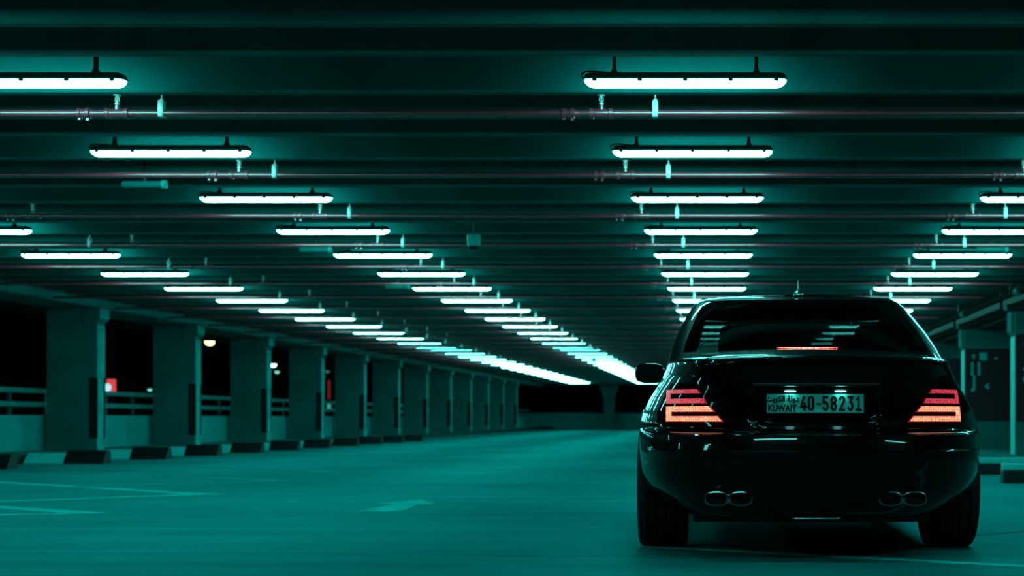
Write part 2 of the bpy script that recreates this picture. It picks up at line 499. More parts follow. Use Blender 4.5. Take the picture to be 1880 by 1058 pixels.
# ------------------------------------------------------------------ wheel stops
def wheel_stop_left(i, y):
    t = empty('wheel_stop', (-10.24 + .06 * (i - 1) if i else -10.52, y, 0))
    tag(t, 'black and white wheel stop by the guarded columns, %s from the camera' % ordinal(i + 1), 'wheel stop', 'wheel stops by the guarded columns')
    def blk(x0, x1, h): return MB().prism([(-.0, 0), (.34, 0), (.32, h - .04), (.29, h), (.20, h), (.165, h - .012), (.006, .02)], 'x', x0, x1)
    blk(-.62, 0, .165).build('white_block', M['white_paint'], t)
    blk(0, .62, .21).build('black_block', M['black_paint'], t)
for i in range(11):
    wheel_stop_left(i, 21.25 + i * PITCH - (.1 if i == 0 else 0))
for i in range(3):
    t = empty('wheel_stop', (3.1, 14.25 + i * 2.42, 0))
    tag(t, 'two tone wheel stop by the maroon columns, %s from the camera' % ordinal(i + 1), 'wheel stop', 'wheel stops by the maroon columns')
    MB().box(0, 1.3, 0, .2, 0, .145, .01).build('black_block', M['black_paint'], t)
    MB().box(0, 1.3, .03, .17, .145, .215, .01).build('white_block', M['white_paint'], t)

# ------------------------------------------------------------------ tube lights
LH = .625
def light_meshes():
    # diffuser: shallow trough, ends rounded up; z = 0 at its upper rim
    mb = MB()
    st = [(-LH, .30, .15), (-LH + .012, .72, .5), (-LH + .03, .92, .8), (-LH + .055, 1, 1)]
    st = st + [(-x, a, b) for x, a, b in st[::-1]]
    prof = [(-.056, 0), (-.054, -.018), (-.042, -.036), (0, -.043), (.042, -.036), (.054, -.018), (.056, 0)]
    n = len(prof)
    vs = [(x, py * a, pz * b) for x, a, b in st for py, pz in prof]
    fs = [(i * n + k, i * n + k + 1, (i + 1) * n + k + 1, (i + 1) * n + k) for i in range(len(st) - 1) for k in range(n - 1)]
    fs += [tuple(range(n)), tuple((len(st) - 1) * n + k for k in range(n))[::-1]]
    mb.add(vs, fs)
    dif = mb.mesh('diffuser', M['lamp'])
    mb = MB()
    st = [(-LH - .004, .55, 0, .35), (-LH + .01, .95, 0, .8), (-LH + .04, 1, 0, 1)]
    st = st + [(-x, a, b, c) for x, a, b, c in st[::-1]]
    prof = [(-.060, -.004), (-.060, .012), (-.048, .030), (-.036, .046), (.036, .046), (.048, .030), (.060, .012), (.060, -.004)]
    n = len(prof)
    vs = [(x, py * a, pz * c) for x, a, b, c in st for py, pz in prof]
    fs = [(i * n + k, i * n + (k + 1) % n, (i + 1) * n + (k + 1) % n, (i + 1) * n + k) for i in range(len(st) - 1) for k in range(n)]
    fs += [tuple(range(n))[::-1], tuple((len(st) - 1) * n + k for k in range(n))]
    mb.add(vs, fs)
    hou = mb.mesh('housing', M['housing'])
    # the bottom of the housing must not cover the trough: lift it a hair
    for v in hou.vertices:
        v.co.z = max(v.co.z, .0015)
    bra = MB().box(-.011, .011, -.016, .016, .044, SLAB_Z - 2.806, .002).prism([(-.025, .044), (.025, .044), (.012, .075), (-.012, .075)], 'y', -.02, .02).mesh('bracket', M['bracket'])
    cl = MB().box(-.014, .014, -.064, -.052, -.012, .014, .002).mesh('clip', M['bracket'])
    cab = MB().tube([(-.42, .0, .047), (-.50, .0, .052), (-.57, 0, .062), (-.62, 0, .058), (-.645, 0, .04), (-.64, 0, .022), (-.60, 0, .018)], .006, 6).mesh('cable', M['bracket'])
    return dif, hou, bra, cl, cab
DIF, HOU, BRA, CLIP, CABLE = light_meshes()
def make_light(detail):
    t = empty('tube_light')
    def part(nm, me, loc=(0, 0, 0)):
        o = bpy.data.objects.new(nm, me); COL.objects.link(o); o.parent = t; o.location = loc
        KIDS.setdefault(t.name, []).append(o)
    part('diffuser', DIF); part('housing', HOU)
    if detail >= 0:
        part('bracket', BRA, (-.44, 0, 0)); part('bracket', BRA, (.44, 0, 0))
    if detail > 1:
        for x in (-.56, -.28, 0, .28, .56): part('clip', CLIP, (x, 0, 0))
        part('cable', CABLE)
    return t
ROWS = [(-8.3, 3, 33, 'in the row along the guarded columns', 'row along the guarded columns'),
        (-4.31, 0, 33, 'in the row over the open driving lane', 'row over the open driving lane'),
        (-.215, 0, 18, 'in the row over the black car', 'row over the black car'),
        (3.10, 2, 16, 'in the row beside the maroon columns', 'row beside the maroon columns')]
protos = {}
for X, first, last, phrase, grp in ROWS:
    for k in range(min(first, -2), last):
        det = 2 if k < 7 else (1 if k < 14 else 0)
        if det not in protos:
            t = protos[det] = make_light(det)
        else:
            t = copy_tree(protos[det])
        t.location = (X, Y1 + k * PITCH, 2.806)
        if k >= first:
            lab = '%s glowing tube light from the camera %s' % (ordinal(k - first + 1), phrase)
        else:
            lab = 'tube light overhead, %s before the visible ones, %s' % (ordinal(first - k), phrase.replace('in the row ', ''))
        tag(t, lab, 'tube light', 'tube lights in the ' + grp)

# ------------------------------------------------------------------ sprinkler pipes
PZ = 2.692
PX0, PX1 = -10.9, 4.3
def coupling_mb():
    mb = MB()
    mb.lathe([(.024, -.055), (.034, -.055), (.034, -.035), (.028, -.03), (.028, -.005), (.035, 0), (.035, .022), (.026, .03), (.024, .05)], 'x', n=14)
    mb.box(-.05, -.035, -.01, .01, -.045, -.03).box(.002, .02, -.01, .01, -.05, -.03)
    return mb
def tee_mb():
    mb = MB()
    mb.lathe([(.024, -.075), (.034, -.075), (.034, -.05), (.027, -.045), (.029, 0), (.027, .045), (.034, .05), (.034, .075), (.024, .075)], 'x', n=14)
    mb.lathe([(.018, .02), (.018, .04), (.014, .042), (.014, .055)], 'z', n=10)
    return mb
def head_mb():
    mb = MB()
    mb.lathe([(.012, .05), (.016, .056), (.016, .066), (.009, .07), (.007, .085)], 'z', n=10)
    mb.tube([(-.012, 0, .075), (-.013, 0, .095), (-.004, 0, .118)], .003, 6).tube([(.012, 0, .075), (.013, 0, .095), (.004, 0, .118)], .003, 6)
    mb.tube([(0, 0, .07), (0, 0, .12)], .005, 6)
    mb.lathe([(.004, .118), (.012, .12), (.023, .117), (.025, .112), (.023, .121), (.004, .125)], 'z', n=14)
    return mb
def hanger_mb():
    mb = MB()
    mb.box(-.019, .019, -.027, .027, -.028, .082, .006)
    mb.lathe([(.010, .08), (.012, .09), (.006, .098)], 'z', n=8)
    mb.tube([(0, 0, .08), (0, 0, SLAB_Z - PZ)], .0055, 6)
    return mb
cm, tm, hm, gm = coupling_mb().mesh('coupling', M['pipe'], 40), tee_mb().mesh('tee_fitting', M['pipe'], 40), head_mb().mesh('sprinkler_head', M['galv'], 40), hanger_mb().mesh('hanger', M['galv'], 40)
TEES = [-6.72, -3.91, -.77, 2.47]
def make_pipe(full):
    t = empty('sprinkler_pipe')
    KIDS[t.name] = []
    def part(nm, me, loc=(0, 0, 0), par=None):
        o = bpy.data.objects.new(nm, me); COL.objects.link(o); o.parent = par or t; o.location = loc
        KIDS.setdefault((par or t).name, []).append(o)
        return o
    pmesh = MB().tube([(PX0, 0, 0), (PX1, 0, 0)], .0225, 14).mesh('pipe', M['pipe'], 40)
    part('pipe', pmesh)
    for x in (-7.2, -3.62, -.42, 2.79): part('hanger', gm, (x, 0, 0))
    if full:
        for x in TEES:
            te = part('tee_fitting', tm, (x, 0, 0))
            part('sprinkler_head', hm, (0, 0, 0), te)
            part('coupling', cm, (x - .2, 0, 0))
    return t
pp = {}
for k in range(0, 20):
    full = k < 12
    if full not in pp:
        t = pp[full] = make_pipe(full)
    else:
        t = copy_tree(pp[full])
    t.location = (0, Y1 + .43 + k * PITCH, PZ)
    lab = 'red sprinkler pipe crossing the ceiling behind the %s tube light over the car' % ordinal(k + 1) if k >= 0 else 'red sprinkler pipe crossing the ceiling before the first tube lights'
    tag(t, lab, 'pipe', 'sprinkler pipes under the ceiling')

# long pipes with fittings beside the right-hand beam
for j, (x, z, r, col) in enumerate(((4.42, 2.60, .05, 'galv'), (4.66, 2.50, .035, 'galv'))):
    t = empty('service_pipe', (x, 0, z))
    tag(t, ['thick grey service pipe along the dark beam', 'thin grey service pipe low beside the dark beam'][j], 'pipe', 'service pipes along the dark beam')
    MB().tube([(0, 6, 0), (0, 90, 0)], r, 12).build('pipe', M['darkpipe'], t, smooth=40)
    for i in range(14):
        yy = 12.5 + i * 5.03 + j * 2.1
        MB().lathe([(r, -.14), (r * 1.5, -.14), (r * 1.5, -.09), (r * 1.25, -.08), (r * 1.25, .08), (r * 1.5, .09), (r * 1.5, .14), (r, .14)], 'y', (0, yy, 0), 12).build('coupling', M['housing'], t, smooth=40)
        MB().box(-.02, .02, yy + .6, yy + .64, 0, SLAB_Z - z).build('hanger', M['bracket'], t)

# ------------------------------------------------------------------ cameras on the ceiling
def dome_camera(x, y, z, s, label):
    t = empty('dome_camera', (x, y, z)); tag(t, label, 'security camera')
    MB().lathe([(.05, .085), (.078, .085), (.08, .07), (.072, -.02), (.066, -.035), (.05, -.035)], 'z', n=24).build('housing', M['camera_body'], t, smooth=40)
    MB().lathe([(.064, -.033), (.060, -.055), (.045, -.078), (.022, -.090), (.004, -.093)], 'z', n=24).build('dome', M['dome'], t, smooth=60)
    MB().tube([(0, 0, .085), (0, 0, SLAB_Z - z)], .012, 8).build('drop_rod', M['housing'], t)
    t.scale = (s, s, 1)
dome_camera(-2.65, 16.4, 2.60, .95, 'small pale dome camera hanging from the ceiling over the driving lane')
dome_camera(-4.3, 52, 2.70, 1.0, 'tiny far dome camera near the merging lights over the driving lane')
BUL = [(-4.89, 12.95, 1, 'first'), (-4.76, 17.95, 1, 'second'), (-4.86, 23.0, 1, 'third')]
for x, y, d, o_ in BUL + [(3.2, 17.95, 1, 'other')]:
    t = empty('bullet_camera', (x, y, 2.70))
    tag(t, ('pale tube camera under the %s ceiling bay over the driving lane' % o_ if o_ != 'other' else 'pale tube camera under the ceiling beside the maroon columns'), 'security camera', 'tube cameras under the ceiling')
    MB().lathe([(.01, -.19), (.026, -.185), (.030, -.17), (.030, .16), (.034, .162), (.034, .185), (.028, .188)], 'x', n=18).build('housing', M['rail'], t, smooth=40)
    MB().lathe([(.034, .15), (.037, .152), (.037, .19), (.030, .192), (.027, .18), (.005, .18)], 'x', n=18).build('front_ring', M['white_paint'], t, smooth=40)
    MB().box(-.012, .012, -.01, .01, .028, SLAB_Z - 2.70).build('mount', M['bracket'], t)

# ------------------------------------------------------------------ lights in the night outside
def street_lamp(x, y, z, r, color, s, label, rx=1.):
    t = empty('street_lamp', (x, y, -.3)); tag(t, label, 'street lamp', 'lamps in the night outside')
    h = z + .3
    MB().tube([(0, 0, 0), (0, 0, h * .6), (0, 0, h - .1), (.1 * rx, 0, h + .25), (.5 * rx, 0, h + .3)], [.09, .07, .05, .04, .04], 8).build('pole', M['bracket'], t)
    MB().lathe([(.05, .3), (r * .8 + .04, .22), (r + .06, .06), (r + .05, .03)], 'z', (.5 * rx, 0, h), 14).build('head', M['bracket'], t)
    MB().lathe([(r, .05), (r * .97, -.2 * r), (r * .7, -.6 * r), (r * .2, -.75 * r)], 'z', (.5 * rx, 0, h), 14).build('lamp_glass', emit('street_glow', color, s), t, smooth=60)
def at(px, py, y): return ((px - 1322) * y / FPX, .714 + (768 - py) * y / FPX)
for px, py, y, r, color, s, label in ((385, 628, 70, .22, (1, .50, .22), 6, 'warm orange street lamp outside beyond the second gap of the parapet'),
                                (501, 670, 70, .16, (.45, 1, .85), 5, 'white street lamp outside beyond the third gap, the higher one'),
                                (508.5, 683, 72, .11, (.2, .75, .6), 1.3, 'dim greenish street lamp outside just under the white one'),
                                (275, 716, 60, .08, (.2, .8, .65), 1.2, 'small pale lamp outside low over the railing'),
                                (601, 682, 80, .12, (.06, .3, .26), .5, 'faint green lamp outside beyond the fourth gap')):
    x, z = at(px, py, y)
    street_lamp(x - .5, y, z, r, color, s, label)
x, z = at(204, 708, 60)
t = empty('lit_sign', (x, 60, -.3)); tag(t, 'red glowing sign with a pale blue round lamp outside the parapet', 'sign')
MB().tube([(0, .1, 0), (0, .1, z)], .05, 8).build('post', M['bracket'], t)
MB().box(-.17, .19, -.04, .04, z + .05, z + .55, .03).build('sign_face', emit('sign_red', (.9, .09, .09), .75), t)
MB().lathe([(.15, -.045), (.15, -.09), (.10, -.12), (.02, -.13)], 'y', (-.12, 0, z + .22), 16).build('round_lamp', emit('sign_blue', (.35, .70, 1), 1.3), t, smooth=60)
x, z = at(604, 705, 80)
t = empty('lit_sign', (x, 80, -.3)); tag(t, 'dim red upright sign outside beyond the fourth gap', 'sign')
MB().tube([(0, .1, 0), (0, .1, z - .3)], .05, 8).build('post', M['bracket'], t)
MB().box(-.08, .08, -.04, .04, z - .5, z + .5, .02).build('sign_face', emit('sign_dim_red', (.35, .03, .05), .3), t)
MB().box(-.1, .1, -.05, .05, z - 1.1, z - .62, .02).build('lower_panel', emit('sign_green', (.06, .5, .42), .6), t)

# ------------------------------------------------------------------ the car
exec_car = True
CX, CY = .478, 7.42
car = empty('car', (CX, CY, 0))
tag(car, 'black sedan with glowing red tail lights and a white number plate', 'car')

I = lambda t: (lambda x, a=np.array(t): float(np.interp(x, a[:, 0], a[:, 1])))
ss = lambda e0, e1, x: (lambda t: t * t * (3 - 2 * t))(min(1, max(0, (x - e0) / (e1 - e0))))
YR = I([(.225, .12), (.235, .085), (.26, .062), (.32, .045), (.40, .03), (.44, .022), (.45, .012), (.50, .0), (.548, -.004), (.556, .012), (.60, .024), (.628, .034), (.640, .06), (.650, .13), (.66, .142),
        (.70, .150), (.80, .156), (.88, .146), (.94, .134), (.98, .126), (1.0, .128), (1.006, .134), (1.012, .15)])
WREAR = I([(.225, .72), (.28, .79), (.34, .875), (.42, .922), (.50, .934), (.60, .936), (.68, .934), (.74, .915), (.80, .882), (.87, .836), (.92, .806), (.97, .784), (1.0, .772), (1.012, .76)])
WSIDE = I([(.225, .80), (.25, .89), (.30, .915), (.42, .928), (.55, .936), (.68, .934), (.74, .915), (.80, .882), (.87, .836), (.92, .806), (.97, .784), (1.0, .772), (1.012, .76)])
YF = I([(.225, 5.0), (.32, 5.06), (.5, 5.09), (.7, 5.05), (.9, 4.95), (1.012, 4.86)])
ZTOP = I([(0, 1.012), (.5, 1.022), (1.0, 1.03), (1.6, 1.02), (2.5, .985), (3.4, .98), (3.9, .97), (4.4, .90), (4.8, .79), (5.1, .68)])
ZB = .225
NP, LC, LF = 2.7, .80, .85

def recess(x, z):
    hx, hz, r = .315, .108, .07
    qx, qz = abs(x) - hx + r, abs(z - .775) - hz + r
    d = math.hypot(max(qx, 0), max(qz, 0)) + min(max(qx, qz), 0) - r
    return .032 * (1 - ss(-.018, .006, d))

def width(z0, y):
    a, b = WREAR(z0) * .952, WSIDE(z0) * .985
    return a + (b - a) * ss(.45, 1.0, y) - .05 * ss(4.0, 5.0, y) - .01 * ss(2.0, 2.7, y) * ss(3.6, 2.9, y)

A_R = [PI / 2 * (i / 46) for i in range(47)]
Y_S = None
A_F = [PI / 2 * (i / 18) for i in range(19)]
def ring(z0):
    """half plan curve (x >= 0) from rear centre to nose centre at level z0"""
    yr, yf = YR(z0), YF(z0)
    pts = []
    for a in A_R:
        d = LC * (1 - max(0, math.cos(a)) ** (2 / NP))
        y = yr + d
        x = width(z0, y) * math.sin(a) ** (2 / NP)
        pts.append((x, y + recess(x, z0)))
    ya, yb = yr + LC, yf - LF
    for i in range(1, 40):
        y = ya + (yb - ya) * i / 40
        pts.append((width(z0, y), y))
    for a in A_F[::-1]:
        d = LF * (1 - max(0, math.cos(a)) ** (2 / 2.5))
        y = yf - d
        pts.append((width(z0, y) * math.sin(a) ** (2 / 2.5), y))
    return pts
def lift(z0, y):
    return ZB + (z0 - ZB) * (ZTOP(y) - ZB) / (1.012 - ZB) + .05 * (1 - ss(.35, .9, y)) * 0

def surf_y(x, z):
    """rear skin: y at (x, z) close to the back of the car"""
    x = abs(x)
    y = .3
    for _ in range(3):
        W = width(z, y)
        a = math.asin(min(1, (x / W)) ** (NP / 2))
        y = YR(z) + LC * (1 - max(0, math.cos(a)) ** (2 / NP))
    return y + recess(x, z)

zl = sorted(set(list(np.linspace(.225, .44, 9)) + [.44, .45, .475, .50, .525, .548, .556, .58, .60, .628, .634, .640, .645, .650, .655, .66] + list(np.linspace(.665, .90, 26)) + list(np.linspace(.91, .98, 8)) + [.99, 1.0, 1.006, 1.012]))
rings = [ring(z) for z in zl]
NU = len(rings[0])
def deck_z(x, y, w_, zr):
    c = I([(0, .004), (.15, .006), (.5, .045), (.9, .062), (1.2, .06), (3.6, .03), (4.2, .045), (5.1, .03)])(y)
    q = min(1, abs(x) / max(w_, 1e-4))
    return zr + c * (1 - q ** 3)

body = MB()
grid = {}
def vid(P):
    body.v.append(P); return len(body.v) - 1
for j, z0 in enumerate(zl):
    for u, (x, y) in enumerate(rings[j]):
        z = lift(z0, y)
        zmin = 0
        for s in (1, -1):
            if u in (0, NU - 1) and s == -1:
                grid[j, u, -1] = grid[j, u, 1]; continue
            grid[j, u, s] = vid((s * x, y, z))
lid_faces, body_faces = [], []
A_LID = next(i for i, a in enumerate(A_R) if math.sin(a) ** (2 / NP) > .745)
for j in range(len(zl) - 1):
    for u in range(NU - 1):
        for s in (1, -1):
            f = (grid[j, u, s], grid[j, u + 1, s], grid[j + 1, u + 1, s], grid[j + 1, u, s])
            body_faces.append(f)
            if u < A_LID and zl[j] >= .6549: lid_faces.append(f)
# caps across, top and bottom
NX = 13
for top in (True, False):
    j = len(zl) - 1 if top else 0
    rows = []
    for u in range(NU):
        x, y = rings[j][u]
        zr = body.v[grid[j, u, 1]][2]
        if u in (0, NU - 1):
            rows.append([grid[j, u, 1]] * NX); continue
        r = []
        for k in range(NX):
            q = -1 + 2 * k / (NX - 1)
            if k == 0: r.append(grid[j, u, -1])
            elif k == NX - 1: r.append(grid[j, u, 1])
            else:
                xx = x * math.sin(q * PI / 2)
                r.append(vid((xx, y, deck_z(xx, y, x, zr) if top else zr)))
        rows.append(r)
    for u in range(NU - 1):
        for k in range(NX - 1):
            f = (rows[u][k], rows[u][k + 1], rows[u + 1][k + 1], rows[u + 1][k])
            f = tuple(dict.fromkeys(f))
            if len(f) > 2:
                body_faces.append(f)
                if top and u < A_LID: lid_faces.append(f)
                elif top and u < 62 and 1 < k < NX - 3 and body.v[f[0]][1] < .92: lid_faces.append(f)
body.f = body_faces
bo = body.build('body', M['car_paint'], car)
# wheel arches
def cutter():
    mb = MB()
    for yc in (1.12, 4.155):
        for s in (1, -1):
            mb.lathe([(.375, s * .60), (.375, s * 1.2)], 'x', (0, yc, .338), 40)
    return mb.build('arch_cutter', M['seam'])
cu_ = cutter()
md = bo.modifiers.new('arches', 'BOOLEAN'); md.operation = 'DIFFERENCE'; md.object = cu_; md.solver = 'EXACT'
bpy.context.view_layer.update()
me = bpy.data.meshes.new_from_object(bo.evaluated_get(bpy.context.evaluated_depsgraph_get()))
bo.modifiers.clear()
bo.data = me; me.name = 'body'
bpy.data.objects.remove(cu_)
me.shade_smooth(); me.set_sharp_from_angle(angle=math.radians(32))

def sub_mesh(verts, faces, name, mt, parent, push=0., thick=0., smooth=32):
    used = sorted({i for f in faces for i in f}); ix = {v: k for k, v in enumerate(used)}
    bm = bmesh.new()
    vs = [bm.verts.new(verts[i]) for i in used]
    for f in faces:
        try: bm.faces.new([vs[ix[i]] for i in f])
        except ValueError: pass
    bmesh.ops.recalc_face_normals(bm, faces=list(bm.faces))
    bm.normal_update()
    # outwards: away from the car's middle
    cen = Vector((0, 2.5, .6))
    tot = sum((f.normal.dot(f.calc_center_median() - cen)) * f.calc_area() for f in bm.faces)
    if tot < 0:
        bmesh.ops.reverse_faces(bm, faces=list(bm.faces)); bm.normal_update()
    mv = [(v, v.normal.copy()) for v in bm.verts]
    if thick:
        edge = [e for e in bm.edges if e.is_boundary]
        low = {}
        for v, n in mv:
            v.co += n * push
        rim = {v for e in edge for v in e.verts}
        for v, n in mv:
            if v in rim: low[v] = bm.verts.new(v.co - n * (thick))
        for e in edge:
            a, b = e.verts
            try: bm.faces.new((a, b, low[b], low[a]))
            except ValueError: pass
    else:
        for v, n in mv: v.co += n * push
    m2 = bpy.data.meshes.new(name)
    bm.to_mesh(m2); bm.free()
    m2.materials.append(mt)
    m2.shade_smooth(); m2.set_sharp_from_angle(angle=math.radians(smooth))
    o = bpy.data.objects.new(name, m2); COL.objects.link(o); o.parent = parent
    return o
lid = sub_mesh(body.v, lid_faces, 'trunk_lid', M['car_paint'], car, .004, .012)

# greenhouse
GZ = [.93, .97, 1.0, 1.03, 1.05, 1.072, 1.10, 1.13, 1.16, 1.20, 1.24, 1.28, 1.32, 1.36, 1.385, 1.40, 1.412, 1.42, 1.426, 1.432, 1.437]
GW = I([(.93, .777), (1.0, .773), (1.06, .764), (1.12, .753), (1.20, .728), (1.29, .692), (1.36, .660), (1.40, .636), (1.42, .618), (1.432, .596), (1.437, .57)])
GYR = I([(.93, .50), (1.0, .66), (1.072, .86), (1.16, 1.10), (1.28, 1.42), (1.395, 1.74), (1.41, 1.80), (1.425, 1.88), (1.437, 2.0)])
GYF = I([(.93, 4.1), (1.0, 3.86), (1.16, 3.42), (1.36, 2.86), (1.40, 2.72), (1.437, 2.55)])
GN, GC = 3.2, .42
GA = [PI / 2 * i / 30 for i in range(31)]
SIDE_T = sorted(list(np.linspace(0, 1, 25)) + [])
def gz(z): return z if z < 1.0 else 1.0 + (z - 1.0) * 1.065
def gring(z):
    yr, yf, W = GYR(z), GYF(z), GW(z)
    pts = []
    for a in GA:
        pts.append((W * math.sin(a) ** (2 / GN), yr + GC * (1 - max(0, math.cos(a)) ** (2 / GN))))
    ya, yb = yr + GC, yf - GC
    for t in SIDE_T[1:-1]: pts.append((W * (1 - .02 * ss(2.2, 3.6, ya + (yb - ya) * t)), ya + (yb - ya) * t))
    for a in GA[::-1]:
        pts.append((W * .98 * math.sin(a) ** (2 / GN), yf - GC * (1 - max(0, math.cos(a)) ** (2 / GN))))
    return pts
G = MB(); gg = {}
gr = [gring(z) for z in GZ]
GU = len(gr[0])
for j, z in enumerate(GZ):
    for u, (x, y) in enumerate(gr[j]):
        for s in (1, -1):
            if u in (0, GU - 1) and s == -1: gg[j, u, -1] = gg[j, u, 1]; continue
            G.v.append((s * x, y, gz(z))); gg[j, u, s] = len(G.v) - 1
A_W = next(i for i, a in enumerate(GA) if math.sin(a) ** (2 / GN) > .895)
cab, rearw, frontw = [], [], []
sidew = {}
jr0, jr1 = GZ.index(1.072), GZ.index(1.40)
js0, js1 = GZ.index(1.03), GZ.index(1.36)
nS = len(SIDE_T)
for j in range(len(GZ) - 1):
    for u in range(GU - 1):
        for s in (1, -1):
            f = (gg[j, u, s], gg[j, u + 1, s], gg[j + 1, u + 1, s], gg[j + 1, u, s])
            t = u - 30
            if jr0 <= j < jr1 and u < A_W: rearw.append(f)
            elif js0 <= j < js1 and GU - 1 - u <= A_W: frontw.append(f)
            elif js0 <= j < js1 and 1 <= t < 11: sidew.setdefault(('rear', s), []).append(f)
            elif js0 <= j < js1 and 12 <= t < 23: sidew.setdefault(('front', s), []).append(f)
            else: cab.append(f)
j = len(GZ) - 1
rows = []
for u in range(GU):
    x, y = gr[j][u]
    if u in (0, GU - 1): rows.append([gg[j, u, 1]] * NX); continue
    r = []
    for k in range(NX):
        q = -1 + 2 * k / (NX - 1)
        if k == 0: r.append(gg[j, u, -1])
        elif k == NX - 1: r.append(gg[j, u, 1])
        else:
            xx = x * math.sin(q * PI / 2)
            G.v.append((xx, y, gz(GZ[-1]) + .016 * (1 - (abs(xx) / x) ** 2.2) * (1 - abs((y - 2.25) / 1.0) ** 2 * .25) * min(1, x / .3) )); r.append(len(G.v) - 1)
    rows.append(r)
for u in range(GU - 1):
    for k in range(NX - 1):
        f = tuple(dict.fromkeys((rows[u][k], rows[u][k + 1], rows[u + 1][k + 1], rows[u + 1][k])))
        if len(f) > 2: cab.append(f)
sub_mesh(G.v, cab, 'roof', M['car_paint'], car, 0, .02, 40)
sub_mesh(G.v, rearw, 'rear_window', M['glass'], car, -.003, 0, 60)
sub_mesh(G.v, frontw, 'windshield', M['clear'], car, -.003, 0, 60)
for f in sidew.values(): sub_mesh(G.v, f, 'side_window', M['glass'], car, -.003, 0, 60)

# tail lights
def patch(mb, fx0, fx1, z0, z1, s, off, thick, nu=14, nv=5):
    """skin-following slab between x = fx0(z) and fx1(z)"""
    base = len(mb.v)
    fr, bk = [], []
    for j in range(nv + 1):
        z = z0 + (z1 - z0) * j / nv
        for i in range(nu + 1):
            x = fx0(z) + (fx1(z) - fx0(z)) * i / nu
            y = surf_y(x, z)
            e = .01
            nx = -(surf_y(x + e, z) - surf_y(x - e, z)) / (2 * e)
            n = Vector((nx * -1, -1, 0)); n = Vector((-(-nx), -1, 0)).normalized()
            n = Vector((math.copysign(1, x) * abs(nx), -1, 0)).normalized()
            p = Vector((x, y, z)) + n * off
            b = p - n * thick
            fr.append((s * p.x, p.y, p.z)); bk.append((s * b.x, b.y, b.z))
    N1 = (nu + 1) * (nv + 1)
    fs = []
    q = lambda i, j: j * (nu + 1) + i
    for j in range(nv):
        for i in range(nu):
            fs.append((q(i, j), q(i + 1, j), q(i + 1, j + 1), q(i, j + 1)))
            fs.append((N1 + q(i, j), N1 + q(i, j + 1), N1 + q(i + 1, j + 1), N1 + q(i + 1, j)))
    for i in range(nu):
        fs.append((q(i, 0), N1 + q(i, 0), N1 + q(i + 1, 0), q(i + 1, 0)))
        fs.append((q(i, nv), q(i + 1, nv), N1 + q(i + 1, nv), N1 + q(i, nv)))
    for j in range(nv):
        fs.append((q(0, j), q(0, j + 1), N1 + q(0, j + 1), N1 + q(0, j)))
        fs.append((q(nu, j), N1 + q(nu, j), N1 + q(nu, j + 1), q(nu, j + 1)))
    mb.add(fr + bk, fs)
K = lambda v: (lambda z: v)
XIN = I([(.66, .42), (.698, .468), (.747, .508), (.79, .548), (.812, .556), (.859, .592), (.90, .63)])
for s in (1, -1):
    lm = MB(); patch(lm, lambda z: XIN(z) - .028, lambda z: min(.80, width(z, .35) * .93), .672, .893, s, .006, .03, 22, 12)
    ln = lm.build('tail_light', M['lens'], car, smooth=50)
    for (zs, mt, jw) in (((.841, .859, .790, .812), 'led_dim', .020), ((.747, .773, .698, .723), 'led_hot', .026)):
        b = MB()
        xo = .748
        patch(b, XIN, K(xo), zs[0], zs[1], s, .010, .006, 16, 2)
        patch(b, XIN, K(xo), zs[2], zs[3], s, .010, .006, 16, 2)
        patch(b, K(xo - jw), K(xo), zs[3], zs[0], s, .010, .006, 2, 2)
        b.build('led_band', M[mt], ln)
        g = MB(); e = .003  # slightly larger red sheet under the bands, added as their halo
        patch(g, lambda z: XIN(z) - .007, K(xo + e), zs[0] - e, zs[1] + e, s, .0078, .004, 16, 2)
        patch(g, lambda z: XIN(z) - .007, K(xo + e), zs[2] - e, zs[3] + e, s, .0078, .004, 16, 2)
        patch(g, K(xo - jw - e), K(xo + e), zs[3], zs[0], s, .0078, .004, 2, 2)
        g.build('halo_rim', M['led_halo' if mt == 'led_hot' else 'led_halo_dim'], ln)

# number plate, lamps, handle bar
PXc, PZc = -.004, .7875
py = YR(.79) + .032 - .016
pl = MB().box(PXc - .242, PXc + .242, py, py + .008, PZc - .0475, PZc + .0475, .003).build('number_plate', M['plate'], car)
fr = MB()
fr.box(PXc - .246, PXc + .246, py - .002, py + .012, PZc - .0525, PZc - .0475).box(PXc - .246, PXc + .246, py - .002, py + .012, PZc + .0475, PZc + .0515)
fr.box(PXc - .246, PXc - .242, py - .002, py + .012, PZc - .0475, PZc + .0475).box(PXc + .242, PXc + .246, py - .002, py + .012, PZc - .0475, PZc + .0475)
fr.build('plate_frame', M['car_trim'], pl)
def arc(cx, cy, rx, ry, a0, a1, n=10):
    return [(cx + rx * math.cos(math.radians(a0 + (a1 - a0) * i / n)), cy + ry * math.sin(math.radians(a0 + (a1 - a0) * i / n))) for i in range(n + 1)]
GW_, GH_ = .0215, .0625                                   # stroke centre-line box of one narrow digit
w2 = GW_ / 2
